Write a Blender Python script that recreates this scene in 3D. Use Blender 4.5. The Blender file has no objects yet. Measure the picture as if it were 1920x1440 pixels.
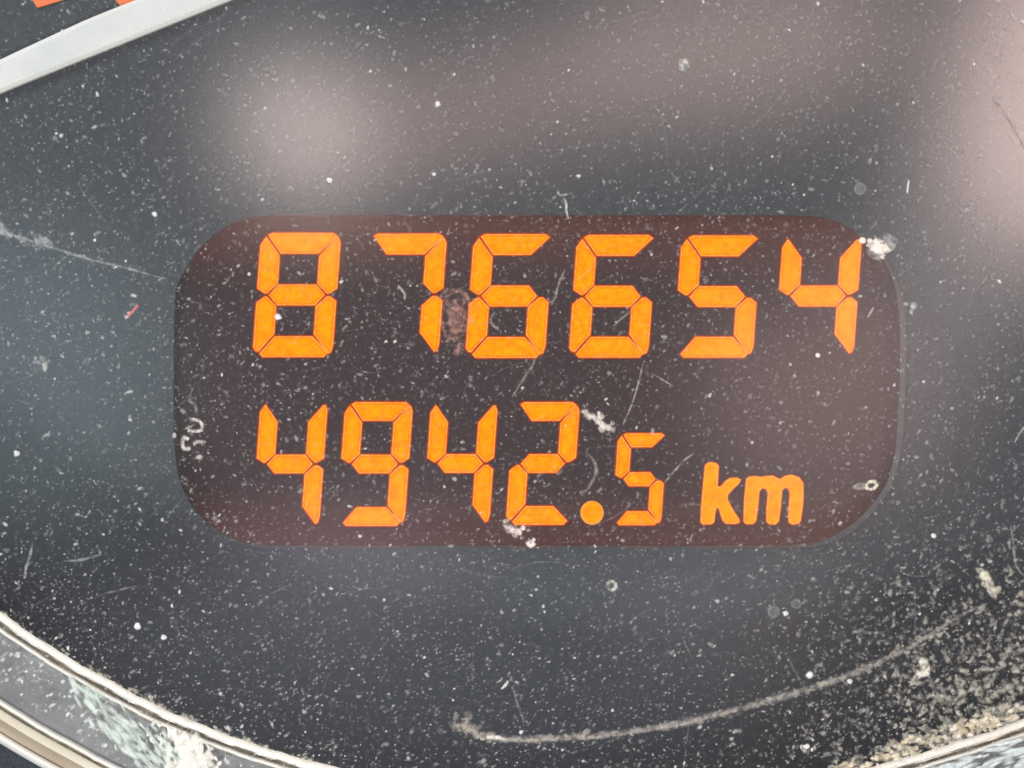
import bpy, math, random
import numpy as np
from mathutils import Vector, Matrix
from mathutils.geometry import tessellate_polygon

# ---------------------------------------------------------------- scene, camera, light (1 unit = 1 cm)
sc = bpy.context.scene
sc.unit_settings.system = 'METRIC'
sc.unit_settings.scale_length = 0.01
C = sc.collection
DIST = 11.0                 # camera to dial face
S = 6.3 / 1920.0            # cm on the dial face per photo pixel
LENS_D = 1.0                # the clear cover stands 1 cm in front of the dial

cam_data = bpy.data.cameras.new('camera')
cam = bpy.data.objects.new('camera', cam_data)
C.objects.link(cam)
cam.location = (0, -DIST, 0)
cam.rotation_euler = (math.radians(90), 0, 0)
cam_data.sensor_width = 36
cam_data.lens = 36 * DIST / 6.3
cam_data.clip_start = 0.05
cam_data.clip_end = 500
cam_data.dof.use_dof = True
cam_data.dof.focus_distance = 10.45
cam_data.dof.aperture_fstop = 0.75
sc.camera = cam

w = bpy.data.worlds.new('World'); sc.world = w
w.use_nodes = True
w.node_tree.nodes['Background'].inputs['Color'].default_value = (0.95, 0.98, 1.0, 1)
w.node_tree.nodes['Background'].inputs['Strength'].default_value = 0.23

sc.view_settings.view_transform = 'Standard'
sc.view_settings.look = 'None'
sc.view_settings.exposure = 0.0
sc.view_settings.gamma = 1.0
sc.cycles.transparent_max_bounces = 24
sc.cycles.max_bounces = 8

def lamp(name, loc, target, sx, sy, radiance, col=(1, 1, 1), roll=0.0):
    d = bpy.data.lights.new(name, 'AREA')
    d.shape = 'ELLIPSE'; d.size = sx; d.size_y = sy
    d.color = col
    d.energy = radiance * math.pi * (math.pi / 4 * sx * sy)
    o = bpy.data.objects.new(name, d); C.objects.link(o)
    o.location = loc
    z = (Vector(loc) - Vector(target)).normalized()
    x = Vector((math.cos(roll), 0, math.sin(roll))); x = (x - z * x.dot(z)).normalized()
    y = z.cross(x)
    o.rotation_euler = Matrix((x, y, z)).transposed().to_euler()
    return o

def mirror(px, py, k=2.0):
    """where something must stand to be mirrored in the flat cover at this spot"""
    f = (DIST - LENS_D) / DIST
    X = (px - 960) * S * f; Z = (720 - py) * S * f
    r = (DIST - LENS_D) * k
    return (X * (1 + k), -LENS_D - r, Z * (1 + k))

# daylight through the cab windows: one low window in front, one high, plus lamps added behind the camera to put soft reflections on the cover
lamp('window_light_low', (-4, -16, -16), (0, 0, 0), 5.5, 4.5, 50, (1.0, 0.985, 0.95))
lamp('window_light_high', (-15, -10, 13), (0, 0, 0), 9, 7, 16, (0.93, 0.97, 1.0))
lamp('reflect_lamp_blob', mirror(562, 245), (0, 0, 0), 1.9, 2.2, 13.0, (1.0, 0.82, 0.76), 0.5)  # added lamps from here on, unseen, each mirrored as a soft patch
lamp('reflect_lamp_streak', mirror(880, 205), (0, 0, 0), 6.0, 1.4, 5.4, (1.0, 0.66, 0.58), 0.24)
lamp('reflect_lamp_top', mirror(1400, 80), (0, 0, 0), 5.6, 2.5, 5.2, (1.0, 0.70, 0.61), 0.15)
lamp('reflect_lamp_top_right', mirror(2040, 140), (0, 0, 0), 4.0, 6.0, 13, (1.0, 0.73, 0.66), -0.2)
lamp('reflect_lamp_display', mirror(1560, 740), (0, 0, 0), 4.5, 3.6, 2.7, (1.0, 0.68, 0.64))
lamp('reflect_lamp_right', mirror(1820, 450), (0, 0, 0), 3, 4, 2.6, (1.0, 0.82, 0.78))
lamp('fill_lamp_left', mirror(60, 690), (0, 0, 0), 4.6, 5.0, 1.6, (0.62, 0.90, 0.96), 0.5)  # added fill, brightens the left of the dial through the cover
lamp('reflect_lamp_below', mirror(640, 1050), (0, 0, 0), 4.0, 1.5, 1.9, (1.0, 0.74, 0.92))
lamp('fill_lamp_bottom', mirror(760, 1230), (0, 0, 0), 11, 3.2, 0.75, (0.72, 0.82, 1.0))  # added fill, lifts the dark zone at the bottom with bluish light
lamp('reflect_lamp_low_right', mirror(1380, 1140), (0, 0, 0), 3.5, 2.5, 1.1, (1.0, 0.80, 0.82))

# ---------------------------------------------------------------- helpers
def W(px, py, d=0.0):
    """photo pixel -> point at depth d (cm in front of the dial)"""
    f = (DIST - d) / DIST
    return ((px - 960) * S * f, -d, (720 - py) * S * f)

def link(name, me, parent=None):
    o = bpy.data.objects.new(name, me); C.objects.link(o)
    if parent: o.parent = parent
    return o

def thing(name, label, cat, loc=(0, 0, 0)):
    o = bpy.data.objects.new(name, None); C.objects.link(o)
    o.location = loc; o.empty_display_size = 0.2
    o['label'] = label; o['category'] = cat
    return o

def tag(o, label, cat, group=None):
    o['label'] = label; o['category'] = cat
    if group: o['group'] = group
    return o

def mesh_obj(name, verts, faces, mats, parent=None, midx=None, smooth=False):
    me = bpy.data.meshes.new(name)
    me.from_pydata([tuple(v) for v in verts], [], faces)
    for m in mats: me.materials.append(m)
    if midx is not None: me.polygons.foreach_set('material_index', midx)
    if smooth: me.polygons.foreach_set('use_smooth', [True] * len(faces))
    me.update()
    return link(name, me, parent)

def catmull(pts, closed=False, n=8):
    out = []
    m = len(pts)
    rng = range(m) if closed else range(m - 1)
    for i in rng:
        g = (lambda j: pts[j % m]) if closed else (lambda j: pts[min(max(j, 0), m - 1)])
        p0, p1, p2, p3 = (np.array(g(i + k), float) for k in (-1, 0, 1, 2))
        for t in np.arange(n) / n:
            out.append(0.5 * ((2 * p1) + (-p0 + p2) * t + (2 * p0 - 5 * p1 + 4 * p2 - p3) * t * t + (-p0 + 3 * p1 - 3 * p2 + p3) * t ** 3))
    if not closed: out.append(np.array(pts[-1], float))
    return out

def area2(pts):
    return sum(pts[i][0] * pts[(i + 1) % len(pts)][1] - pts[(i + 1) % len(pts)][0] * pts[i][1] for i in range(len(pts)))

def offset(pts, r):
    """grow (+) or shrink (-) a closed polygon by r pixels, mitred"""
    s = 1 if area2(pts) > 0 else -1
    n = len(pts); out = []
    for i in range(n):
        a, b, c = (np.array(pts[(i + k) % n], float) for k in (-1, 0, 1))
        e1 = b - a; e2 = c - b
        e1 /= np.linalg.norm(e1) + 1e-9; e2 /= np.linalg.norm(e2) + 1e-9
        n1 = np.array((e1[1], -e1[0])) * s; n2 = np.array((e2[1], -e2[0])) * s
        m = n1 + n2; L = np.dot(m, m)
        m = m * (2 / max(L, 0.9)) if L > 1e-6 else n1
        out.append(b + m * r)
    return out

def tess(loops3):
    return [tuple(t) for t in tessellate_polygon([[Vector(p) for p in lp] for lp in loops3])]

def plate(name, pts, d_back, d_front, mats, parent=None, rim=0.0, drop=0.0):
    """a flat plate with real thickness cut to the outline; rim: a border ring of material 1 that slopes by drop"""
    n = len(pts); v = []; f = []; mi = []
    outer = [W(x, y, d_front - drop) for x, y in pts]
    fz = (DIST - d_front + drop) / DIST
    back = [(p[0], -d_back, p[2]) for p in outer]
    v += outer + back
    for i in range(n):
        j = (i + 1) % n
        f.append((i, j, n + j, n + i)); mi.append(1 if len(mats) > 1 else 0)
    if rim > 0:
        inner = [W(x, y, d_front) for x, y in offset(pts, -rim)]
        b = len(v); v += inner
        for i in range(n):
            j = (i + 1) % n
            f.append((i, j, b + j, b + i)); mi.append(1)
        if len(mats) > 2:
            mid = [W(x, y, d_front + drop * .5) for x, y in offset(pts, -rim * 2.4)]
            b2 = len(v); v += mid
            for i in range(n):
                j = (i + 1) % n
                f.append((b + i, b + j, b2 + j, b2 + i)); mi.append(2)
            b = b2; inner = mid
        for t in tess([[(p[0], p[2], 0) for p in inner]]):
            f.append(tuple(b + k for k in t)); mi.append(0)
    else:
        for t in tess([[(p[0], p[2], 0) for p in outer]]):
            f.append(t); mi.append(0)
    return mesh_obj(name, v, f, mats, parent, mi)

# ---------------------------------------------------------------- materials
def new_mat(name):
    m = bpy.data.materials.new(name); m.use_nodes = True
    nt = m.node_tree; nt.nodes.clear()
    out = nt.nodes.new('ShaderNodeOutputMaterial')
    return m, nt, out

def N(nt, typ, **kw):
    n = nt.nodes.new(typ)
    for k, val in kw.items():
        if k in n.inputs.keys(): n.inputs[k].default_value = val
        else: setattr(n, k, val)
    return n

def noise(nt, scale, detail=3, rough=0.6, stretch=None, loc=(0, 0, 0)):
    tc = N(nt, 'ShaderNodeTexCoord'); mp = N(nt, 'ShaderNodeMapping')
    if stretch: mp.inputs['Scale'].default_value = stretch
    mp.inputs['Location'].default_value = loc
    nt.links.new(tc.outputs['Object'], mp.inputs['Vector'])
    t = N(nt, 'ShaderNodeTexNoise'); t.inputs['Scale'].default_value = scale
    t.inputs['Detail'].default_value = detail; t.inputs['Roughness'].default_value = rough
    nt.links.new(mp.outputs['Vector'], t.inputs['Vector'])
    return t.outputs['Fac']

def ramp(nt, src, a, b, va, vb):
    r = N(nt, 'ShaderNodeMapRange'); r.interpolation_type = 'SMOOTHSTEP'
    r.inputs['From Min'].default_value = a; r.inputs['From Max'].default_value = b
    r.inputs['To Min'].default_value = va; r.inputs['To Max'].default_value = vb
    nt.links.new(src, r.inputs['Value'])
    return r.outputs['Result']

def mixcol(nt, fac, a, b):
    m = N(nt, 'ShaderNodeMix'); m.data_type = 'RGBA'
    m.inputs[6].default_value = (*a, 1); m.inputs[7].default_value = (*b, 1)
    nt.links.new(fac, m.inputs[0])
    return m.outputs[2]

def surf(name, col, col2=None, rough=0.5, metal=0.0, nscale=8, nlo=0.35, nhi=0.65, bump=0.0, bscale=30, spec=0.5, stretch=None, rvar=None):
    m, nt, out = new_mat(name)
    p = N(nt, 'ShaderNodeBsdfPrincipled')
    p.inputs['Base Color'].default_value = (*col, 1)
    p.inputs['Roughness'].default_value = rough; p.inputs['Metallic'].default_value = metal
    p.inputs['Specular IOR Level'].default_value = spec
    if col2:
        f = ramp(nt, noise(nt, nscale, 5, 0.65, stretch), nlo, nhi, 0, 1)
        nt.links.new(mixcol(nt, f, col, col2), p.inputs['Base Color'])
    if rvar:
        nt.links.new(ramp(nt, noise(nt, nscale * 2.3, 4, 0.6, stretch, (3, 1, 2)), 0.35, 0.65, rvar[0], rvar[1]), p.inputs['Roughness'])
    if bump:
        b = N(nt, 'ShaderNodeBump'); b.inputs['Strength'].default_value = bump; b.inputs['Distance'].default_value = 0.02
        nt.links.new(noise(nt, bscale, 4, 0.6, stretch), b.inputs['Height'])
        nt.links.new(b.outputs['Normal'], p.inputs['Normal'])
    nt.links.new(p.outputs['BSDF'], out.inputs['Surface'])
    return m

M_dial = surf('dial_paint', (0.062, 0.071, 0.083), (0.074, 0.083, 0.095), 0.62, nscale=14, spec=0.25, bump=0.15, bscale=90)
M_white = surf('white_print', (0.74, 0.79, 0.775), (0.83, 0.86, 0.85), 0.45, nscale=3)
M_white_edge = surf('white_edge', (0.95, 0.97, 0.93), None, 0.35)
M_orange = surf('orange_print', (0.95, 0.22, 0.07), (0.90, 0.26, 0.10), 0.5, nscale=5)
M_wall = surf('housing_plastic', (0.025, 0.028, 0.034), (0.04, 0.042, 0.046), 0.6, nscale=6)
M_lip = surf('lip_lit_plastic', (0.11, 0.12, 0.13), (0.13, 0.14, 0.15), 0.5, nscale=10)  # lighter than the dial, paints in the light the window edge catches
M_lip_dark = surf('lip_shade_plastic', (0.018, 0.014, 0.014), None, 0.7)  # near-black colour paints the shadow inside the window recess
M_navy = surf('dash_plastic', (0.012, 0.018, 0.034), (0.024, 0.032, 0.055), 0.55, nscale=18, nlo=0.4, nhi=0.7, bump=0.3, bscale=60)
M_bead = surf('pale_bead', (0.97, 0.94, 0.82), (1.0, 0.99, 0.93), 0.3, spec=0.9, nscale=7, nlo=0.3, nhi=0.6, bump=0.1, bscale=22)  # near-white colour stands in for bright highlights on the clear rim
M_bead_w = surf('pale_bead_smooth', (0.95, 0.94, 0.86), (1.0, 0.99, 0.95), 0.3, spec=0.9, nscale=5)  # the same painted highlight, smoother
M_groove = surf('bead_groove', (0.17, 0.155, 0.12), (0.36, 0.33, 0.26), 0.5, nscale=9, nlo=0.4, nhi=0.75)
M_band = surf('band_plastic', (0.17, 0.18, 0.19), (0.38, 0.40, 0.40), 0.28, nscale=1.5, nlo=0.3, nhi=0.8, bump=0.05, bscale=5, rvar=(0.2, 0.45))
M_tan = surf('tan_slope', (0.42, 0.35, 0.26), (0.52, 0.45, 0.35), 0.3, nscale=4, stretch=(0.4, 1, 0.4))
M_cream = surf('cream_slope', (0.70, 0.66, 0.53), (0.82, 0.79, 0.66), 0.3, nscale=4, stretch=(0.4, 1, 0.4))

def emit(name, col, strength, col2=None, nscale=14, stretch=None, diff=(0.02, 0.015, 0.01)):
    m, nt, out = new_mat(name)
    e = N(nt, 'ShaderNodeEmission'); e.inputs['Color'].default_value = (*col, 1); e.inputs['Strength'].default_value = strength
    if col2:
        f = ramp(nt, noise(nt, nscale, 4, 0.7, stretch), 0.3, 0.7, 0, 1)
        nt.links.new(mixcol(nt, f, col, col2), e.inputs['Color'])
    d = N(nt, 'ShaderNodeBsdfDiffuse'); d.inputs['Color'].default_value = (*diff, 1)
    a = N(nt, 'ShaderNodeAddShader')
    nt.links.new(e.outputs[0], a.inputs[0]); nt.links.new(d.outputs[0], a.inputs[1])
    nt.links.new(a.outputs[0], out.inputs['Surface'])
    return m

M_seg = emit('amber_segment', (1.0, 0.245, 0.0), 1.3, (1.0, 0.36, 0.0), nscale=24, diff=(0,0,0))
M_seg_mid = emit('amber_segment_ring', (1.0, 0.20, 0.0), 1.2, (1.0, 0.30, 0.0), nscale=30, diff=(0, 0, 0))
M_seg_rim = emit('amber_segment_fringe', (1.0, 0.27, 0.02), 1.1, (1.0, 0.46, 0.12), nscale=30, diff=(0.01, 0.004, 0.0))
M_glow = emit('amber_seam', (0.50, 0.035, 0.0), 1.0, (0.68, 0.075, 0.0), nscale=12, diff=(0.01, 0.004, 0.0))

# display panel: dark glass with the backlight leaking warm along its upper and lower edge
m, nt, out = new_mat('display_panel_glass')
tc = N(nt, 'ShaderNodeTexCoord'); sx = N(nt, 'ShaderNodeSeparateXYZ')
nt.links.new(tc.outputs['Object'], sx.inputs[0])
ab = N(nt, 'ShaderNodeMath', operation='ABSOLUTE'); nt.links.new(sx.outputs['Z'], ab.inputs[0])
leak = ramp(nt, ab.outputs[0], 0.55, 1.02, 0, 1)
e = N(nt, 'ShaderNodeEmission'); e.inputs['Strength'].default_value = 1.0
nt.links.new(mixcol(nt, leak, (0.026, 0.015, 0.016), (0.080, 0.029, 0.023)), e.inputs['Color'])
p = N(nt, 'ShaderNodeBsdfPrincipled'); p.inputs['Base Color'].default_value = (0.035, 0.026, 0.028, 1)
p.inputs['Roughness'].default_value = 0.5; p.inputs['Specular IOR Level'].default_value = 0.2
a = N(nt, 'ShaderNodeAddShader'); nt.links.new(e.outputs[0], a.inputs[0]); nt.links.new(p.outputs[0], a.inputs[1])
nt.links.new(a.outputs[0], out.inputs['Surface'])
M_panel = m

# clear cover: see-through plastic, a faint blurred gloss, and a thin uneven film of dust
m, nt, out = new_mat('clear_cover')
tr = N(nt, 'ShaderNodeBsdfTransparent'); tr.inputs['Color'].default_value = (0.97, 0.975, 0.975, 1)
gl = N(nt, 'ShaderNodeBsdfGlossy'); gl.distribution = 'BECKMANN'; gl.inputs['Roughness'].default_value = 0.17; gl.inputs['Color'].default_value = (1, 1, 1, 1)
df = N(nt, 'ShaderNodeBsdfDiffuse'); df.inputs['Color'].default_value = (0.62, 0.63, 0.63, 1)
m1 = N(nt, 'ShaderNodeMixShader'); m1.inputs[0].default_value = 0.045
nt.links.new(tr.outputs[0], m1.inputs[1]); nt.links.new(gl.outputs[0], m1.inputs[2])
fine = ramp(nt, noise(nt, 34, 4, 0.75), 0.50, 0.74, 0.0, 0.12)
big = ramp(nt, noise(nt, 2.2, 3, 0.6), 0.3, 0.7, 0.45, 1.25)
mm = N(nt, 'ShaderNodeMath', operation='MULTIPLY'); nt.links.new(fine, mm.inputs[0]); nt.links.new(big, mm.inputs[1])
m2 = N(nt, 'ShaderNodeMixShader'); nt.links.new(mm.outputs[0], m2.inputs[0])
nt.links.new(m1.outputs[0], m2.inputs[1]); nt.links.new(df.outputs[0], m2.inputs[2])
nt.links.new(m2.outputs[0], out.inputs['Surface'])
M_lens = m

# dust, dirt and painted rim glare: colour and coverage come with each grain
def dirt_and_glare_material(name, nscale, lo, hi):
    m, nt, out = new_mat(name)
    at = N(nt, 'ShaderNodeAttribute'); at.attribute_name = 'grain'
    n_ = ramp(nt, noise(nt, nscale, 3, 0.7), 0.35, 0.62, lo, hi)
    mu = N(nt, 'ShaderNodeMath', operation='MULTIPLY'); mu.use_clamp = True
    nt.links.new(at.outputs['Alpha'], mu.inputs[0]); nt.links.new(n_, mu.inputs[1])
    d = N(nt, 'ShaderNodeBsdfDiffuse'); nt.links.new(at.outputs['Color'], d.inputs['Color'])
    t = N(nt, 'ShaderNodeBsdfTransparent')
    x = N(nt, 'ShaderNodeMixShader'); nt.links.new(mu.outputs[0], x.inputs[0])
    nt.links.new(t.outputs[0], x.inputs[1]); nt.links.new(d.outputs[0], x.inputs[2])
    nt.links.new(x.outputs[0], out.inputs['Surface'])
    return m
M_dust_glare = dirt_and_glare_material('dust_and_glare', 30, 0.75, 1.1)
M_dirt = dirt_and_glare_material('dried_dirt', 26, 0.25, 1.35)

# ---------------------------------------------------------------- ring path (bottom edge of the round cover)
ring_pts = [(-330, 850), (-220, 960), (-110, 1060), (0, 1149), (111, 1224), (222, 1287), (311, 1333), (425, 1379), (508, 1407), (592, 1431),
            (750, 1468), (950, 1494), (1150, 1502), (1350, 1492), (1500, 1470), (1640, 1438), (1778, 1398), (1904, 1356), (2040, 1302), (2180, 1235)]
ring_path = catmull(ring_pts, False, 8)
ring_n = []
for i in range(len(ring_path)):
    a = ring_path[max(i - 1, 0)]; b = ring_path[min(i + 1, len(ring_path) - 1)]
    t = (b - a) / np.linalg.norm(b - a)
    ring_n.append(np.array((-t[1], t[0])))       # points outward (down in the photo)

def sweep(name, prof, mat, parent, path=ring_path, nrm=ring_n, wob=0.0, seed=1, smooth=True):
    """prof: list of (offset outward px, depth)"""
    rnd = random.Random(seed); v = []; f = []
    k = len(prof); ph = [rnd.uniform(0, 6) for _ in range(4)]
    for i, p in enumerate(path):
        wv = wob * (math.sin(i * 0.9 + ph[0]) + 0.7 * math.sin(i * 2.3 + ph[1]))
        for (o, d) in prof:
            q = p + nrm[i] * (o + wv)
            v.append(W(q[0], q[1], d))
    for i in range(len(path) - 1):
        for j in range(k - 1):
            f.append((i * k + j, (i + 1) * k + j, (i + 1) * k + j + 1, i * k + j + 1))
    return mesh_obj(name, v, f, [mat], parent, smooth=smooth)

def arc_prof(o0, o1, d, h, n=7):
    return [(o0 + (o1 - o0) * t / n, d + h * math.sin(math.pi * t / n)) for t in range(n + 1)]

# ---------------------------------------------------------------- dashboard behind everything
big = [(-900, -700), (2800, -700), (2800, 2150), (-900, 2150)]
o = plate('dashboard', big, -1.2, -0.9, [M_navy]); o['kind'] = 'structure'

# ---------------------------------------------------------------- the gauge: dial face with a window cut in it
win_ctrl = [(327, 640), (329, 560), (336, 528), (354, 496), (374, 468), (402, 441), (440, 417), (490, 405), (620, 403), (800, 404), (1000, 404), (1200, 404), (1400, 404), (1500, 405),
            (1555, 411), (1598, 432), (1638, 462), (1664, 502), (1680, 545), (1687, 600), (1688, 690), (1684, 790), (1678, 850), (1664, 902), (1640, 940), (1602, 980), (1555, 1009), (1495, 1021),
            (1350, 1023), (1100, 1023), (850, 1023), (600, 1023), (500, 1022), (455, 1016), (400, 988), (372, 960), (350, 928), (334, 885), (327, 820), (326, 730)]
win = catmull(win_ctrl, True, 4)

gauge = thing('instrument_gauge', 'dusty dark slate gauge face around the odometer window, with a white arc and orange marks', 'gauge')
cut = offset(win, 11)
outer = [(-420, -320), (2340, -320), (2340, 1640), (-420, 1640)]
L1 = [W(x, y, 0) for x, y in outer]; L2 = [W(x, y, 0) for x, y in cut]
allv = L1 + L2
fc = tess([[(p[0], p[2], 0) for p in L1], [(p[0], p[2], 0) for p in L2]])
bk = [(p[0], 0.05, p[2]) for p in allv]
nf = len(allv)
fs = list(fc)
fs += [(i, (i + 1) % 4, nf + (i + 1) % 4, nf + i) for i in range(4)]
mesh_obj('dial_face', allv + bk, fs, [M_dial], gauge)
def lip():
    out = []
    for (x, y), (a, b) in zip(offset(win, 10), offset(win, 1)):
        k = min(1, max(0, (x - 1450) / 180)) * min(1, max(0, (y - 430) / 150)) + 0.35 * min(1, max(0, (y - 900) / 100))
        k = min(1, k)
        out.append(W(a + (x - a) * k, b + (y - b) * k, 0.0015 + 0.012 * k))
    return out
# lip of the window: a chamfer and a short wall down to the display
def loopstrip(name, loops, mats, mi_of, parent):
    v = []; f = []; mi = []; n = len(loops[0])
    for lp in loops: v += lp
    for k in range(len(loops) - 1):
        for i in range(n):
            j = (i + 1) % n
            f.append((k * n + i, k * n + j, (k + 1) * n + j, (k + 1) * n + i)); mi.append(mi_of[k])
    return mesh_obj(name, v, f, mats, parent, mi, smooth=False)
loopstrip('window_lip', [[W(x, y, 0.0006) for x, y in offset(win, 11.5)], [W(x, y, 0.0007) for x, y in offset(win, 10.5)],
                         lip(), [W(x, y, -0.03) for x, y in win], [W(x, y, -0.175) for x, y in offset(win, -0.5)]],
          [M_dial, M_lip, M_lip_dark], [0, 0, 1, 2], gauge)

# white arc across the upper left corner
up = catmull([(-520, 362), (-230, 221), (0, 112), (92, 69), (160, 38), (206, 19), (262, -3), (420, -65), (640, -140)], False, 5)
lo = catmull([(-520, 398), (-230, 272), (0, 174), (115, 127), (229, 81), (344, 35), (431, 0), (520, -33), (680, -88)], False, 5)
arc = [tuple(p) for p in up] + [tuple(p) for p in reversed(lo)]
plate('scale_arc', arc, 0.0, 0.05, [M_white, M_white_edge], gauge, rim=7, drop=0.02)
for pts in ([(61, 1), (70, 14), (90, 8), (116, 0), (150, -14), (138, -60), (46, -28)],
            [(212, -6), (226, 12), (240, 9), (262, 2), (284, -8), (270, -60), (198, -34)]):
    plate('scale_mark', pts, 0.0, 0.012, [M_orange], gauge)
# the wall of the round well, from the cover down to the dial
sweep('well_wall', [(6, -0.02), (5, 0.3), (4, 0.7), (3, 0.97)], M_wall, gauge)

# ---------------------------------------------------------------- the odometer display
disp = thing('odometer_display', 'dark brown display in the rounded window, amber digits 876654 over 4942.5 km', 'display', W(960, 720, -0.1))
def dpart(o):       # keep world place under a parent Empty that stands at the display
    o.parent = disp if o.parent is None else o.parent
    return o
def shift(o):       # vertices were made in world space: move them into the parent's frame
    if o.type == 'MESH':
        o.data.transform(__import__('mathutils').Matrix.Translation(-Vector(disp.location)))
    return o
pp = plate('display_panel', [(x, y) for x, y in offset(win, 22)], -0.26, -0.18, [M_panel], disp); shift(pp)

SH = 0.072
def segs(W_, H_, t, ts=None):
    """seven segments in an upright box, y down from 0 to H_, gaps left between them"""
    g = 3.0; ts = ts or t; h = H_ / 2; c = t * 0.28
    R = W_; m = t / 2
    return {
        'a': [(c * 1.6 + g, 0), (R - c - g - 1, 0), (R - c * .3 - g, c * .55), (R - t - g * .3, t), (ts + g * .3, t), (c * .9 + g, c * .4)],
        'd': [(c * .9 + g, H_ - c * .6), (ts + g * .3, H_ - t), (R - t - g * .3, H_ - t), (R - c * .5 - g, H_ - c * .75), (R - c * 1.2 - g, H_), (c * 1.5 + g, H_)],
        'f': [(0, c * 2.1), (c * .9 - g * .1, c * .7), (c * 1.1, c * .85), (ts, t + g * 1.3), (ts, h - m - g * .5), (ts * .5, h - g * .9), (ts * .38, h - g * .9), (0, h - m * .62)],
        'b': [(R - c * .9 + g * .1, c * .8), (R - c * .4, c * .75), (R, c * 1.7), (R, h - m * .62), (R - ts * .36, h - g * .9), (R - ts * .5, h - g * .9), (R - ts, h - m - g * .5), (R - ts, t + g * 1.3)],
        'e': [(ts * .5, h + g * .9), (ts, h + m + g * .5), (ts, H_ - t - g * 1.3), (c * 1.0, H_ - c * .9 - g * .2), (c * .5, H_ - c * 1.0), (0, H_ - c * 1.7), (0, h + m * .75), (ts * .38, h + g * 1.0)],
        'c': [(R - ts * .5, h + g * .9), (R - ts * .3, h + g * .9), (R, h + m * .6), (R, H_ - c * 2.0), (R - c * .3, H_ - c * .8), (R - c * .8, H_ - c * .6), (R - ts, H_ - t - g * 1.3), (R - ts, h + m + g * .5)],
        'g': [(ts * .5 + g * 1.1, h), (ts + g * .4, h - m), (R - ts - g * .4, h - m), (R - ts * .5 - g * 1.1, h), (R - ts - g * .4, h + m), (ts + g * .4, h + m)],
    }
LIT = {'8': 'abcdefg', '7': 'abc', '6': 'acdefg', '5': 'acdfg', '4': 'bcfg', '9': 'abcdfg', '2': 'abdeg'}
all_polys = []
def digit(ch, x, y, W_, H_, t, ts, label):
    S_ = segs(W_, H_, t, ts)
    polys = []
    for k in LIT[ch]:
        polys.append([(x + px + SH * (H_ - py), y + py) for px, py in S_[k]])
    all_polys.extend(polys)
    # seam plate under the lit segments, its pieces stepped a hair apart
    v = []; f = []
    for i, pl in enumerate(polys):
        d = -0.1745 + 0.0002 * i
        q = [W(a, b, d) for a, b in offset(pl, 2.1)]
        b0 = len(v); v += q
        for tt in tess([[(p[0], p[2], 0) for p in q]]): f.append(tuple(b0 + k for k in tt))
    dg = shift(mesh_obj('digit', v, f, [M_glow], disp)); dg['label'] = label
    for pl in polys:
        s = plate('segment', pl, -0.1725, -0.168, [M_seg, M_seg_rim, M_seg_mid], dg, rim=2.2, drop=0.0015)
        shift(s)
    return dg
ordn = ['first', 'second', 'third', 'fourth', 'fifth', 'sixth']
for i, (ch, x, y, W_, H_) in enumerate([('8', 473, 436.5, 150, 233), ('7', 672, 438, 150, 228), ('6', 872, 439, 149, 232), ('6', 1066, 440.5, 149, 230), ('5', 1262, 441.5, 149, 229), ('4', 1452, 441, 148, 228)]):
    digit(ch, x, y, W_, H_, 39, 38, 'amber digit %s, %s from the left in the upper row' % (ch, ordn[i]))
for i, (ch, x, y, W_, H_) in enumerate([('4', 472, 752, 126, 236), ('9', 631, 754, 127, 232), ('4', 792, 753, 125, 232), ('2', 948, 754, 123, 230)]):
    digit(ch, x, y, W_, H_, 35, 34, 'amber digit %s, %s from the left in the lower row' % (ch, ordn[i]))
digit('5', 1147, 812.5, 92, 172, 26, 25.5, 'small amber digit 5 after the decimal point')
# decimal point
dp = [(1110 + 22 * math.cos(t * math.pi / 14), 961.5 + 22.5 * math.sin(t * math.pi / 14)) for t in range(28)]
all_polys.append(dp)
shift(plate('decimal_point', dp, -0.178, -0.168, [M_seg, M_seg_rim], disp, rim=3.2, drop=0.0015))
# k and m, traced as letter outlines with rounded ends
def Z4(pts): return [(900 + x / 2.909, 720 + y / 2.909) for x, y in pts]
kk = Z4([(1226, 446), (1238, 432), (1262, 426), (1290, 432), (1303, 448), (1296, 560), (1312, 560), (1340, 528), (1368, 512), (1405, 512), (1424, 522),
         (1414, 542), (1382, 572), (1352, 606), (1352, 632), (1382, 690), (1418, 742), (1414, 758), (1390, 764), (1340, 762), (1324, 748), (1302, 680), (1292, 672),
         (1284, 700), (1278, 754), (1262, 766), (1214, 766), (1202, 752), (1208, 640)])
mm_ = Z4([(1452, 520), (1466, 506), (1510, 502), (1528, 508), (1560, 502), (1600, 500), (1636, 520), (1662, 502), (1700, 495), (1740, 508), (1764, 540),
          (1764, 640), (1750, 745), (1738, 762), (1706, 768), (1684, 756), (1682, 700), (1690, 600), (1682, 572), (1662, 566), (1648, 582), (1640, 680), (1630, 750), (1612, 766), (1578, 766), (1562, 750),
          (1562, 680), (1570, 600), (1562, 574), (1540, 568), (1524, 588), (1516, 680), (1506, 748), (1490, 764), (1450, 764), (1437, 750), (1440, 640)])
for nm, pts in (('letter_k', kk), ('letter_m', mm_)):
    all_polys.append(pts)
    q = offset(pts, 1.4)
    b_ = shift(plate(nm, q, -0.178, -0.174, [M_glow], disp))
    shift(plate('letter_face', pts, -0.173, -0.168, [M_seg, M_seg_rim], b_, rim=2.6, drop=0.0015))

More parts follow.
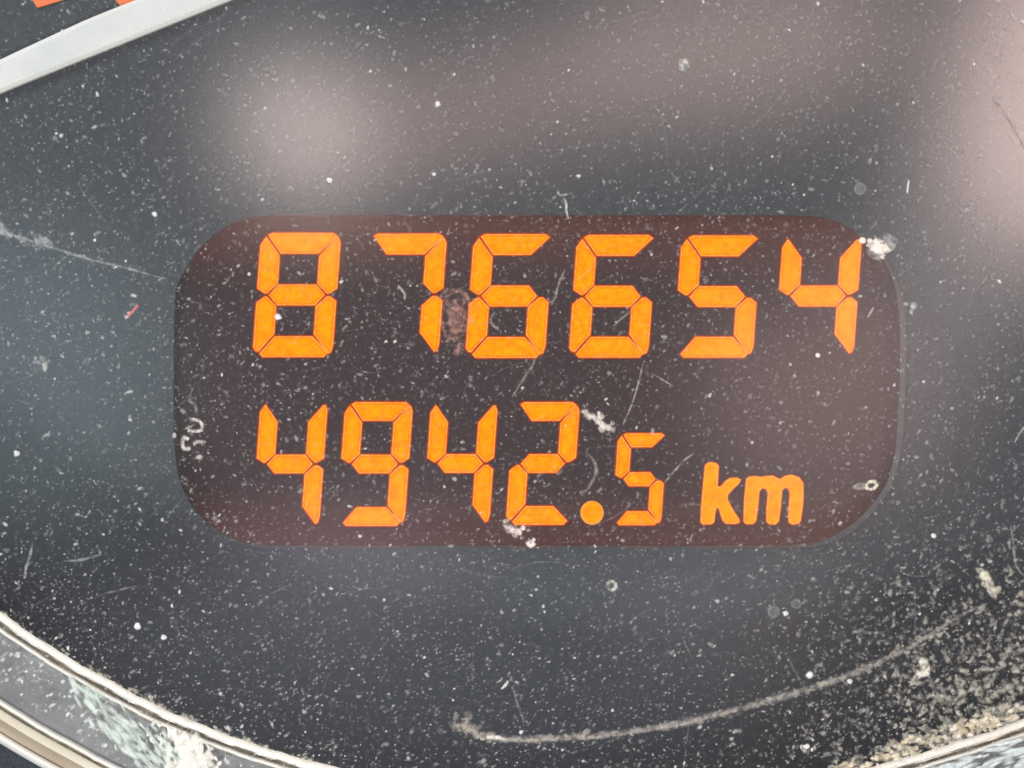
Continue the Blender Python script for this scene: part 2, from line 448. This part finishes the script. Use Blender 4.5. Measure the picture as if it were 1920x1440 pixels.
# ---------------------------------------------------------------- the clear cover with its rim
cover = thing('gauge_cover', 'clear scratched plastic cover over the gauge with a pale beaded rim along the bottom', 'cover')
cpts = [(-420, -320), (2340, -320)] + [tuple(p) for p in reversed(ring_path) if -420 < p[0] < 2340]
cpts = [(-330, -320), (2180, -320)] + [tuple(p + n_ * 3) for p, n_ in list(zip(ring_path, ring_n))[::-1]]
cv = [W(x, y, LENS_D) for x, y in cpts]
mesh_obj('clear_sheet', cv, tess([[(p[0], p[2], 0) for p in cv]]), [M_lens], cover)

rim = sweep('rim_band', [(28, 0.98), (60, 0.985), (95, 0.975), (133, 0.97)], M_band, cover)
sweep('inner_bead', arc_prof(-2, 14, 0.99, 0.007), M_bead, rim, wob=0.8, seed=3)
sweep('bead_groove', [(12.5, 0.995), (16, 0.975), (22, 0.985)], M_groove, rim)
sweep('second_bead', arc_prof(21, 29, 0.985, 0.02), M_bead, rim, wob=0.5, seed=5)
sweep('outer_bead', arc_prof(132, 143, 0.97, 0.025), M_bead_w, rim, wob=0.4, seed=8)
sweep('outer_groove', [(142.5, 0.975), (146, 0.96), (149, 0.97)], M_groove, rim)
sweep('outer_slope', [(148.5, 0.972), (155, 0.99), (164, 0.98)], M_cream, rim)
sweep('tan_slope', [(164, 0.98), (174, 0.93), (184, 0.88)], M_tan, rim)
sweep('outer_edge', arc_prof(183, 201, 0.86, 0.05) + [(204, 0.3), (206, -0.5)], M_bead_w, rim)
o = sweep('dash_surround', [(201, 0.55), (260, 0.5), (900, 0.4), (1500, 0.2)], M_navy, None, smooth=False)
o.name = 'dashboard_panel'; o['kind'] = 'structure'

# ---------------------------------------------------------------- dirt on the cover, glare painted on its rim
class DirtAndGlare:
    def __init__(s, d=LENS_D + 0.004): s.v = []; s.f = []; s.c = []; s.d = d
    def blob(s, x, y, r, a=1.0, col=(0.8, 0.8, 0.78), asp=1.0, rot=0.0, seed=0, n=8, core=0.5, irr=0.3, h=0.35, dd=0.0):
        rnd = random.Random(seed * 7919 + int(x * 13) + int(y * 7))
        b = len(s.v); f_ = (DIST - s.d) / DIST * S
        hh = r * f_ * h
        s.v.append(W(x, y, s.d + hh + dd)); s.c.append((*col, a))
        cr, sr = math.cos(rot), math.sin(rot)
        rad = [1 + rnd.uniform(-irr, irr) for _ in range(n)]
        for q, al, z in ((core, a * 0.95, hh * .8), (1.0, 0.0, 0.0)):
            for i in range(n):
                t = 2 * math.pi * i / n; rr = r * q * rad[i]
                u = rr * math.cos(t) * asp; w_ = rr * math.sin(t)
                s.v.append(W(x + u * cr - w_ * sr, y + u * sr + w_ * cr, s.d + z + dd)); s.c.append((*col, al))
        for i in range(n):
            j = (i + 1) % n
            s.f.append((b, b + 1 + i, b + 1 + j)); s.f.append((b + 1 + i, b + 1 + n + i, b + 1 + n + j, b + 1 + j))
    def stroke(s, pts, wd, a=0.8, col=(0.8, 0.8, 0.78), h=0.25, n=5, taper=True, seed=0, jit=0.15, dd=0.0):
        P = catmull(pts, False, n); rnd = random.Random(seed); b = len(s.v); m = len(P)
        for i, p in enumerate(P):
            a_ = P[max(i - 1, 0)]; c_ = P[min(i + 1, m - 1)]
            t = (c_ - a_) / (np.linalg.norm(c_ - a_) + 1e-9); nn = np.array((-t[1], t[0]))
            k = math.sin(math.pi * (i + .5) / m) ** 0.5 if taper else 1.0
            ww = (wd[0] + (wd[1] - wd[0]) * i / (m - 1) if isinstance(wd, tuple) else wd) * (0.45 + 0.55 * k) * rnd.uniform(1 - jit, 1 + jit)
            al = a * (0.25 + 0.75 * k) * rnd.uniform(1 - jit, 1)
            for o_, q, z in ((-1, 0, 0), (-.4, 1, .8), (.4, 1, .8), (1, 0, 0)):
                pt = p + nn * o_ * ww
                s.v.append(W(pt[0], pt[1], s.d + z * ww * S * h + dd)); s.c.append((*col, al * q))
        for i in range(m - 1):
            for j in range(3):
                s.f.append((b + i * 4 + j, b + (i + 1) * 4 + j, b + (i + 1) * 4 + j + 1, b + i * 4 + j + 1))
    def build(s, name, mat=None, parent=None):
        o = mesh_obj(name, s.v, s.f, [mat or M_dust_glare], parent)
        at = o.data.color_attributes.new('grain', 'FLOAT_COLOR', 'POINT')
        at.data.foreach_set('color', np.array(s.c, dtype=np.float32).ravel())
        return o

def inside(pl, X, Y):
    r = np.zeros(len(X), bool); n = len(pl)
    for i in range(n):
        x1, y1 = pl[i]; x2, y2 = pl[(i + 1) % n]
        if y1 == y2: continue
        c = ((y1 > Y) != (y2 > Y)) & (X < (x2 - x1) * (Y - y1) / (y2 - y1) + x1)
        r ^= c
    return r

rp = np.array(ring_path)
def ring_y(x): return np.interp(x, rp[:, 0], rp[:, 1])

# the fine dust: thousands of grains nobody could count
R = np.random.default_rng(11)
cnt = 62000
X = R.uniform(-200, 2120, cnt); Y = R.uniform(-160, 1660, cnt)
clump = np.zeros(cnt)
for _ in range(26):
    fx, fy, ph = R.normal(0, .012), R.normal(0, .012), R.uniform(0, 6.28)
    clump += np.sin(X * fx + Y * fy + ph)
clump = clump / 5.0
edge = ring_y(X) - Y
dens = 0.60 + 0.07 * clump
dens += 0.25 * np.exp(-np.clip(edge, 0, None) / 120.0) + 0.30 * np.clip((X - 1500) / 420, 0, 1) * np.clip((Y - 700) / 600, 0, 1)
dens -= 0.10 * np.clip((500 - Y) / 500, 0, 1) * np.clip((1200 - X) / 1200, 0, 1)
keep = R.uniform(0, 1, cnt) < dens
keep &= edge > -140
lit = np.zeros(cnt, bool)
for pl in all_polys: lit |= inside([tuple(p) for p in offset(pl, 2)], X, Y)
keep &= ~(lit & (R.uniform(0, 1, cnt) > 0.08))
X = X[keep]; Y = Y[keep]; edge = edge[keep]; n_ = len(X)
r = np.clip(R.lognormal(0.62, 0.38, n_), 1.2, 5.0)
al = np.clip(R.lognormal(-1.62, 0.60, n_), 0.04, 1.0)
al *= 1 + 0.5 * np.exp(-np.clip(edge, 0, None) / 160.0) + 0.25 * np.clip((Y - 1000) / 400, 0, 1)
asp = R.uniform(1.0, 1.9, n_)
rot = np.where(Y > 950, R.normal(-0.5, 0.5, n_), R.uniform(0, 3.14, n_))
dust = DirtAndGlare(LENS_D + 0.003)
K = 6
warm = np.clip((Y - 1050) / 350, 0, 1) * (0.4 + 0.6 * np.clip((X - 900) / 900, 0, 1))
f_ = (DIST - dust.d) / DIST
vs = np.zeros((n_, 1 + 2 * K, 3)); cs = np.zeros((n_, 1 + 2 * K, 4))
al *= 0.72 - 0.06 * np.clip((Y - 1000) / 300, 0, 1)
base = np.stack([0.78 + 0.04 * warm, 0.79 - 0.01 * warm, 0.80 - 0.10 * warm], 1)
def toW(px, py, d):
    ff = (DIST - d) / DIST
    return np.stack([(px - 960) * S * ff, -d * np.ones_like(px), (720 - py) * S * ff], -1)
vs[:, 0] = toW(X, Y, LENS_D + 0.003 + r * S * 0.3)
cs[:, 0, :3] = base; cs[:, 0, 3] = al
radj = R.uniform(0.65, 1.35, (n_, K))
for q, aq, zz, off in ((0.5, 0.9, 0.25, 1), (1.0, 0.0, 0.0, 1 + K)):
    for i in range(K):
        t = 2 * math.pi * i / K
        u = r * q * radj[:, i] * math.cos(t) * asp; v_ = r * q * radj[:, i] * math.sin(t)
        vs[:, off + i] = toW(X + u * np.cos(rot) - v_ * np.sin(rot), Y + u * np.sin(rot) + v_ * np.cos(rot), LENS_D + 0.003 + r * S * zz)
        cs[:, off + i, :3] = base; cs[:, off + i, 3] = al * aq
faces = []
for g in range(n_):
    b = g * (1 + 2 * K)
    for i in range(K):
        j = (i + 1) % K
        faces.append((b, b + 1 + i, b + 1 + j)); faces.append((b + 1 + i, b + 1 + K + i, b + 1 + K + j, b + 1 + j))
dust.v = vs.reshape(-1, 3).tolist(); dust.c = cs.reshape(-1, 4).tolist(); dust.f = faces
o = dust.build('dust', M_dust_glare); o['kind'] = 'stuff'; o['label'] = 'fine pale dust grains spread over the whole clear cover'; o['category'] = 'dust'

# the grime that has gathered along the rim and in the lower right corner
rnd = random.Random(5)
g = DirtAndGlare(LENS_D + 0.006)
for i in range(5200):
    x = rnd.uniform(1380, 2000); y = rnd.uniform(900, 1420)
    if y > ring_y(x) - 4: continue
    k = max(0, (x - 1400) / 520) * max(0, (y - 880) / 420)
    if rnd.random() > k * 0.9: continue
    g.blob(x, y, rnd.uniform(2, 6.5) * (0.7 + 0.5 * k), rnd.uniform(.08, .5) * min(1.2, .5 + k), (0.66, 0.64, 0.57) if rnd.random() < .8 else (.8, .76, .64), rnd.uniform(1, 1.9), rnd.uniform(0, 3.14), i, n=8, irr=.4, core=.4)
for i in range(3000):                          # along the whole rim, thicker to the right
    k = rnd.uniform(0, len(ring_path) - 1.001); j = int(k); fr = k - j
    p = ring_path[j] * (1 - fr) + ring_path[j + 1] * fr; nn = ring_n[j]
    right = max(0, min(1, (p[0] - 1450) / 250)); left = max(0, min(1, (700 - p[0]) / 500))
    dep = abs(rnd.gauss(0, 1)) * (4 + 4 * right) + rnd.uniform(0, 27) * right
    if rnd.random() > 0.07 + 0.93 * right + (0.08 if 150 < p[0] < 420 else 0): continue
    q = p - nn * dep
    col = rnd.choice([(1.0, 0.93, 0.74), (1.0, 0.95, 0.80), (0.95, 0.86, 0.66), (0.80, 0.70, 0.50), (0.92, 0.86, 0.72)]) if right > .5 else (0.86, 0.82, 0.70)
    if right > .5 and math.sin(p[0] * .11 + dep * .3) + math.sin(p[0] * .047) > 1.1 and dep > 8: continue
    g.blob(q[0], q[1], rnd.uniform(1.8, 5.5) * (1 + .3 * right), rnd.uniform(.2, .85) * (.5 + .5 * right if left == 0 else .65), col, rnd.uniform(1, 2.2), math.atan2(nn[0], -nn[1]) + rnd.uniform(-.4, .4), i, n=7, irr=.4)
o = g.build('grime', M_dirt); o['kind'] = 'stuff'; o['label'] = 'beige grime caked along the pale rim and in the lower right corner'; o['category'] = 'grime'

g = DirtAndGlare(LENS_D + 0.012); rnd = random.Random(8)  # pale blobs paint glare on the rim band; left-end crumbs are dirt
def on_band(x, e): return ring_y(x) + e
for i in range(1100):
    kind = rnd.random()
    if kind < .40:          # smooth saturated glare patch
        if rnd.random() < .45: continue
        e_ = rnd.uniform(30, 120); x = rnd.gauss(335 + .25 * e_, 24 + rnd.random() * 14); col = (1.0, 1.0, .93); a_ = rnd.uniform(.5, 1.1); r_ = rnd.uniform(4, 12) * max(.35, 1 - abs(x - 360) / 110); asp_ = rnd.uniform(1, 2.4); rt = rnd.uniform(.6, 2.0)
    elif kind < .70:        # greenish glare streaks running down to the right
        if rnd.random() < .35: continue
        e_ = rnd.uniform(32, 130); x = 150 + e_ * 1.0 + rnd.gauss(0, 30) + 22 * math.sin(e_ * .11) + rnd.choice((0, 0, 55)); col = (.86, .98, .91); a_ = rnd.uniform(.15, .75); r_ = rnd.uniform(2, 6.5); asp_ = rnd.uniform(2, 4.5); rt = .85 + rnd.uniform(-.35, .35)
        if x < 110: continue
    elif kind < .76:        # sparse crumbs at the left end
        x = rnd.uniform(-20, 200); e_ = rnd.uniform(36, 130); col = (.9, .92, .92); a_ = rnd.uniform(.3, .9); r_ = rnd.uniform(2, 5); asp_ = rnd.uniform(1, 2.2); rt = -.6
    else:                   # right end: bright bluish glare streaks along the band
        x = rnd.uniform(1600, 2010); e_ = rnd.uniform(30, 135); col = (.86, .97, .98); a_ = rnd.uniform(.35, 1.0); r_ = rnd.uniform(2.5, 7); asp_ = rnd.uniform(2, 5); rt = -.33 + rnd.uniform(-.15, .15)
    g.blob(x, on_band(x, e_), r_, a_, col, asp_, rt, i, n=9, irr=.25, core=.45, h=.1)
o = g.build('rim_glare', M_dust_glare); o['kind'] = 'stuff'; o['label'] = 'bright glare painted as pale patches on the rim band, with sparse crumbs at its left end'; o['category'] = 'rim_glare'

def one(name, label, cat, fn, mat=None, group=None, d=LENS_D + 0.012):
    q = DirtAndGlare(d); fn(q); o = q.build(name, mat or M_dirt); tag(o, label, cat, group); return o

CR = (1.0, 0.95, 0.86); GY = (0.72, 0.74, 0.74); WH = (0.92, 0.93, 0.92)
def f1(q):
    for i, (x, y, r_, a_, asp_, rt) in enumerate([(1617, 450, 6, .8, 1.2, .3), (1634, 457, 9, 1, 1.2, .5), (1646, 464, 13, 1, 1.5, .5), (1658, 466, 10, 1, 1.2, .2), (1651, 476, 8, .95, 1.2, .9), (1641, 460, 10, 1, 1.3, .5), (1640, 477, 10, .3, 1.6, .4), (1668, 450, 13, .22, 1.4, .7), (1672, 462, 8, .3, 1, 0)]):
        q.blob(x, y, r_ * 1.15, a_ * 1.4, CR if a_ > .5 else GY, asp_, rt, i + 1, n=9, core=.7, irr=.25)
one('dirt_flake', 'large cream flake at the upper right corner of the display window', 'dirt flake', f1)
def f2(q):
    for i, (x, y, r_, a_) in enumerate([(1098, 772, 7, .6), (1104, 781, 8, .75), (1115, 782, 7, .8), (1126, 779, 7, .9), (1122, 790, 8, .7), (1131, 797, 8, .95), (1141, 801, 7, .7), (1128, 806, 6, .5), (1148, 792, 4, .7), (1150, 806, 5, .4)]):
        q.blob(x, y, r_ * 1.1, a_, (.85, .78, .72), 1.3, .7, i + 1, n=8, core=.6)
one('dirt_flake', 'crumbly pinkish flake between the lower digit 2 and the small digit 5', 'dirt flake', f2)
def f3(q):
    for i, (x, y, r_, a_, as_) in enumerate([(948, 978, 7, .6, 1), (955, 990, 9, .8, 1.4), (964, 994, 9, .95, 1.5), (973, 997, 7, .9, 1.2), (980, 990, 6, .8, 1.1), (965, 1002, 6, .5, 1.3), (978, 1008, 4, .6, 1), (990, 994, 4, .3, 1)]):
        q.blob(x, y, r_ * 1.1, a_, (.92, .82, .76), as_, .4, i + 1, n=8, core=.6)
one('dirt_flake', 'pinkish flake just under the lower left end of the digit 2', 'dirt flake', f3)
one('dirt_flake', 'small pale flake on the bottom edge of the window below the digit 2', 'dirt flake', lambda q: [q.blob(996, 1019, 8, 1, (.92, .84, .80), 1.3, .1, 1, core=.7), q.blob(1001, 1012, 5, .8, (.92, .84, .80), 1, .1, 2)])
one('dirt_flake', 'big pale grey speck high above the display, right of the middle', 'dirt flake', lambda q: [q.blob(1281, 121, 12, .85, (.8, .8, .76), 1.1, 1.2, 3, core=.55), q.blob(1284, 117, 7, .7, WH, 1, 0, 4), q.blob(1276, 129, 6, .5, GY, 1, 0, 6)])
def f4(q):
    for i, (x, y, r_, a_, as_, rt) in enumerate([(1846, 1078, 10, .75, 1.3, 1.1), (1852, 1090, 11, .9, 1.5, 1.2), (1859, 1102, 9, .8, 1.6, 1.1), (1863, 1115, 7, .7, 1.6, 1.2), (1872, 1104, 6, .4, 1.3, .5), (1838, 1070, 6, .4, 1.6, .3)]):
        q.blob(x, y, r_ * 1.15, a_, (.86, .84, .70), as_, rt, i + 2, n=9, core=.55)
one('dirt_flake', 'yellowish lump of dirt on the cover near the right edge, below the window corner', 'dirt flake', f4)
def f5(q):
    for i, (x, y, r_, a_, as_, rt) in enumerate([(1731, 1245, 10, .75, 1.3, 1.5), (1738, 1256, 10, .9, 1.2, 1.2), (1727, 1262, 9, .8, 1.3, .5), (1718, 1270, 7, .6, 1.6, 2.4), (1712, 1281, 5, .5, 1.5, 2.4)]):
        q.blob(x, y, r_ * 1.1, a_, (.88, .86, .76), as_, rt, i + 3, n=9, core=.55)
one('dirt_flake', 'pale lump of dirt just below the right end of the tan smear', 'dirt flake', f5)
def f6(q):
    q.stroke([(76, 668), (84, 680), (84, 697)], 6, .55, (.75, .78, .74), seed=2); q.stroke([(60, 679), (72, 680), (84, 682), (94, 674)], 5, .35, (.75, .78, .74), seed=3)
one('dirt_flake', 'Y-shaped pale crumb left of the display at mid height', 'dirt flake', f6)
one('dirt_flake', 'pale crumb just right of the window edge, level with the digit 4', 'dirt flake', lambda q: [q.blob(1712, 574, 9, .85, GY, 1.1, 1.3, 5, core=.5), q.blob(1708, 585, 6, .5, GY, 1.3, 1.2, 7), q.blob(1700, 570, 5, .4, GY, 1.6, 0, 8)])
one('dirt_flake', 'heart-shaped white speck on the black strip below the tan smear', 'dirt flake', lambda q: [q.blob(1505, 1401, 6, .95, WH, 1, 0, 1, core=.7), q.blob(1513, 1400, 5.5, .85, WH, 1, 0, 2, core=.7), q.blob(1508, 1407, 5.5, .9, WH, 1, 0, 3, core=.7)])
for (x, y, r_, lb) in [(1519, 1266, 8, 'round white dot just above the tan smear, the larger of the pair'), (1593, 1277, 6.5, 'round white dot touching the lower side of the tan smear'),
                       (617, 338, 6.5, 'bright white dot above the first digit 8 of the upper row'), (821, 195, 6, 'bright white dot in the pinkish glare above the digit 7'),
                       (290, 402, 6, 'bright white dot left of the upper left window corner'), (31, 850, 7, 'bright white dot near the left edge, level with the lower digits'),
                       (307, 1195, 6, 'bright white dot above the left part of the rim'), (258, 1174, 7, 'squarish white dot above the left part of the rim'),
                       (1533, 667, 5.5, 'white dot below and left of the last digit 4'), (522, 594, 7, 'white speck inside the lower bowl of the first digit 8'),
                       (1473, 1150, 6.5, 'white dot in the dark area below the letters km'), (1750, 1004, 6, 'white dot right of the lower right window corner')]:
    one('white_speck', lb, 'white speck', lambda q, x=x, y=y, r_=r_: q.blob(x, y, r_, 1.0, WH, 1.1, .4, int(x), n=8, core=.62, irr=.2), M_dust_glare, 'bright white specks of dirt on the cover')
# remaining bright grains as one lot
xs = DirtAndGlare(LENS_D + 0.008)
rr_ = random.Random(77)
for i in range(230):
    x = rr_.uniform(-60, 1980); y = rr_.uniform(-50, 1450)
    if y > ring_y(x) - 3: continue
    if bool(inside([(0, 0)] * 3, np.array([x]), np.array([y]))[0]): continue
    hit = any(inside([tuple(p) for p in offset(pl, 4)], np.array([x]), np.array([y]))[0] for pl in all_polys)
    if hit: continue
    if y < 700 and rr_.random() < .35: continue
    xs.blob(x, y, rr_.uniform(2.4, 4.4), rr_.uniform(.4, .9), (.85, .86, .86), rr_.uniform(1, 1.6), rr_.uniform(0, 3), i, n=7, core=.55, irr=.3)
o = xs.build('coarse_dust', M_dust_glare); o['kind'] = 'stuff'; o['label'] = 'coarser bright dust grains scattered over the clear cover'; o['category'] = 'dust'

def ringspot(q, x, y, rx, ry, wd, a, col, rot=0, seed=0, span=6.3, start=0):
    pts = [(x + rx * math.cos(start + t) * math.cos(rot) - ry * math.sin(start + t) * math.sin(rot), y + rx * math.cos(start + t) * math.sin(rot) + ry * math.sin(start + t) * math.cos(rot)) for t in np.linspace(0, span, 14)]
    q.stroke(pts, wd, a, col, taper=False, seed=seed, jit=.35, n=3)
one('water_spot', 'small pale dried ring below the display, under the small digit 5', 'water spot', lambda q: ringspot(q, 1147, 1098, 8, 8, 4.2, .7, (.8, .8, .74), seed=1))
one('water_spot', 'cream oval ring at the lower right corner inside the window', 'water spot', lambda q: (ringspot(q, 1634, 910, 10, 7, 4, .85, (.9, .87, .72), -.3, seed=2), q.blob(1612, 912, 9, .35, (.85, .8, .74), 2, -.2, 5)))
one('water_spot', 'peach coloured dried ring between the digits 7 and 6 of the upper row', 'water spot', lambda q: (ringspot(q, 855, 590, 27, 45, 5, .24, (.78, .42, .32), .1, seed=3, start=.5), ringspot(q, 852, 558, 25, 15, 4, .30, (.80, .46, .36), .1, seed=4, span=3.6, start=2.8), q.blob(856, 598, 36, .26, (.62, .32, .26), .75, 0, 9, n=12, core=.7), q.blob(862, 652, 11, .4, (.74, .42, .36), 1.6, 2.1, 6), [q.blob(855 + random.Random(k).gauss(0, 12), 595 + random.Random(k + 50).gauss(0, 20), 4 + k % 4, .3, (.80, .48, .38), 1.5, k, k) for k in range(16)]))
for (x, y, r_, a_, lb) in [(1613, 354, 13, .35, 'faint round drop mark above the upper right window corner'), (1451, 1147, 13, .28, 'left one of two faint drop marks below the letters km'), (1493, 1132, 11, .22, 'right one of two faint drop marks below the letters km')]:
    one('water_spot', lb, 'water spot', lambda q, x=x, y=y, r_=r_, a_=a_*.6: (q.blob(x, y, r_, a_, (.6, .64, .64), 1, 0, 3, n=12, core=.8, irr=.1), ringspot(q, x, y, r_ - 3, r_ - 3, 2.5, a_ * .8, (.75, .78, .78), seed=5)), M_dust_glare)
def f7(q):
    q.stroke([(355, 786), (370, 788), (379, 797), (374, 808), (352, 807)], 4.2, .85, (.80, .76, .72), seed=1, taper=False)
    q.stroke([(346, 804), (358, 800), (366, 794)], 3, .4, (.75, .72, .69), seed=2)
    q.stroke([(354, 824), (346, 820), (342, 830), (346, 842), (357, 840)], 4.5, .8, (.80, .76, .72), seed=3, taper=False)
    q.stroke([(364, 836), (368, 828), (386, 829)], 4.5, .6, (.76, .72, .68), seed=4); q.blob(374, 858, 6, .6, (.8, .76, .72), 1.3, .3, 4)
    q.stroke([(352, 748), (366, 762), (368, 776)], 4, .3, (.72, .68, .66), seed=5)
one('dried_residue', 'curly pale residue marks on the left edge of the display', 'dried residue', f7)
one('red_fibre', 'short pinkish red fibre on the slate face left of the digit 8', 'fibre', lambda q: (q.stroke([(259, 572), (250, 582), (239, 594)], 3.4, 1.0, (.75, .26, .26), taper=False, seed=1, jit=.05, h=1), q.blob(238, 594, 4.5, .8, (.85, .8, .8), 1.2, 0, 3)), M_dust_glare)
one('white_hair', 'short white hair crossing the top edge of the window', 'hair', lambda q: (q.stroke([(1057, 371), (1062, 382), (1062, 394), (1066, 411)], 3.2, .8, (.78, .80, .80), seed=1, h=1), q.stroke([(1044, 360), (1052, 366), (1066, 364)], 2.6, .4, GY, seed=2)), M_dust_glare)
one('white_hair', 'tiny upright white hair above the upper right window corner', 'hair', lambda q: q.stroke([(1704, 338), (1702, 350), (1701, 363)], 3, .95, WH, seed=1, h=1, jit=.05), M_dust_glare)
one('white_hair', 'tiny white sliver in the dark area under the display', 'hair', lambda q: (q.stroke([(953, 1276), (948, 1284), (940, 1292)], 3.6, .95, (.85, .88, .84), seed=1, h=1), q.stroke([(930, 1280), (938, 1276), (942, 1270)], 2.5, .5, GY, seed=4)), M_dust_glare)
one('white_hair', 'bent white hair in front of the display, left of the digit 7 foot', 'hair', lambda q: q.stroke([(746, 535), (754, 544), (759, 552), (759, 562)], 3.4, .7, (.72, .68, .66), seed=1, h=1), M_dust_glare)
one('white_hair', 'leaning pale hair right of the last digit 4', 'hair', lambda q: q.stroke([(1638, 576), (1632, 586), (1626, 596)], 3.2, .7, (.72, .66, .62), seed=1, h=1), M_dust_glare)

# tan smear along the lower part of the cover
def smear(q):
    main = [(862, 1358), (885, 1372), (930, 1385), (985, 1386), (1040, 1384), (1140, 1377), (1273, 1357), (1380, 1330), (1480, 1303), (1563, 1277), (1630, 1250), (1713, 1210), (1763, 1177), (1830, 1140)]
    q.stroke(main, (10, 7), .20); q.stroke(main, (5.5, 4), .26, (.66, .58, .50), n=8, jit=.25, seed=4)
    q.stroke([(x, y + 2) for x, y in main[2:8]], (4.5, 3), .3, (.74, .66, .58), n=8, jit=.4, seed=6, dd=.002)
    q.stroke([(900, 1386), (920, 1382), (940, 1384), (952, 1392)], 5, .75, (.93, .91, .84), n=6, seed=5, dd=.004)
    rn = random.Random(9); P = catmull(main, False, 12)
    for i in range(260):
        p = P[int((rn.random() ** 1.3) * (len(P) - 1))]
        q.blob(p[0] + rn.gauss(0, 8), p[1] + rn.gauss(0, 4.5), rn.uniform(2, 5), rn.uniform(.12, .4), (.72, .66, .56), rn.uniform(1, 2.5), rn.uniform(-.8, .4), i, n=6, irr=.4, dd=.003)
    for i in range(14):
        q.blob(rn.gauss(872, 18), rn.gauss(1366, 12), rn.uniform(4, 9), rn.uniform(.12, .3), (.66, .62, .55), 1.4, rn.uniform(0, 3), i, n=7, irr=.4)
one('tan_smear', 'long tan dust smear curving up to the right below the display', 'dust smear', smear)
def smear2(q):
    rn = random.Random(3)
    for i in range(40):
        t = rn.random() ** 1.6
        q.blob(-10 + 110 * t + rn.gauss(0, 6), 425 + 38 * t + rn.gauss(0, 9 * (1 - t * .5)), rn.uniform(3, 8), rn.uniform(.1, .32), (.66, .70, .70), rn.uniform(1, 2), rn.uniform(0, 1.4), i, n=7, irr=.4)
one('grey_smear', 'pale grey smear at the left edge where the long scratch begins', 'dust smear', smear2)

# many faint wipe scratches, too fine to pick apart
q = DirtAndGlare(LENS_D + 0.001); rn = random.Random(21)
for i in range(150):
    x = rn.uniform(0, 1920); y = rn.uniform(0, 1400)
    if y > ring_y(x) - 20: continue
    L = rn.uniform(12, 60); a_ = rn.gauss(-.5, .7); c_ = rn.uniform(-.3, .3)
    q.stroke([(x + L * t * math.cos(a_ + c_ * t), y + L * t * math.sin(a_ + c_ * t)) for t in (-1, -.3, .4, 1)], rn.uniform(1.2, 2.2), rn.uniform(.04, .13), (.78, .79, .79), seed=i, h=.02, n=4, jit=.4)
o = q.build('fine_scratches', M_dirt, cover); o['kind'] = 'stuff'
# scratches in the cover itself
for pts, wd, a_, col in [([(-20, 428), (60, 452), (160, 484), (235, 502), (312, 524)], 3.6, .42, (.66, .70, .70)),
                         ([(128, 478), (110, 492), (98, 506)], 3, .3, (.66, .70, .70)),
                         ([(1206, 680), (1196, 722), (1184, 760), (1168, 796)], 3.0, .55, (.74, .68, .66)),
                         ([(1060, 505), (1048, 530), (1040, 560), (1030, 567)], 3.4, .5, (.72, .64, .60)),
                         ([(928, 584), (920, 604), (940, 622)], 4, .4, (.74, .66, .62)),
                         ([(1180, 585), (1160, 602), (1150, 612)], 3.4, .35, (.7, .64, .6)),
                         ([(62, 1016), (56, 1042), (49, 1064), (46, 1086)], 4, .42, (.7, .73, .72)),
                         ([(1302, 850), (1284, 862), (1262, 886), (1246, 905)], 3.4, .5, (.78, .72, .68)),
                         ([(1098, 848), (1112, 862), (1118, 884), (1104, 914), (1086, 926)], 4.4, .38, (.74, .68, .64)),
                         ([(1925, 796), (1912, 812), (1902, 830)], 3.2, .55, (.74, .75, .74)),
                         ([(962, 1290), (970, 1320), (980, 1345), (982, 1362)], 3.6, .30, (.6, .63, .62)),
                         ([(1003, 673), (996, 690), (984, 706), (960, 745)], 3.8, .35, (.72, .66, .63)),
                         ([(1222, 700), (1242, 712), (1262, 724)], 2.6, .45, (.72, .66, .63)),
                         ([(1300, 1000), (1292, 1016)], 2.6, .4, (.7, .66, .64)),
                         ([(190, 1040), (150, 1050), (120, 1052)], 3.6, .3, (.7, .72, .72)),
                         ([(1850, 172), (1878, 205), (1900, 240), (1922, 284)], 3.0, .34, (.18, .14, .13)),
                         ([(1895, 985), (1900, 1020), (1905, 1060), (1925, 1085)], 3.6, .4, (.7, .7, .64)),
                         ([(180, 1118), (215, 1108), (260, 1098)], 3, .22, (.66, .68, .68))]:
    q = DirtAndGlare(LENS_D + 0.0015); q.stroke(pts, wd * .85, a_ * .85, col, seed=len(pts) + int(pts[0][0]), h=0.02, jit=.3)
    q.build('scratch', M_dirt, cover)
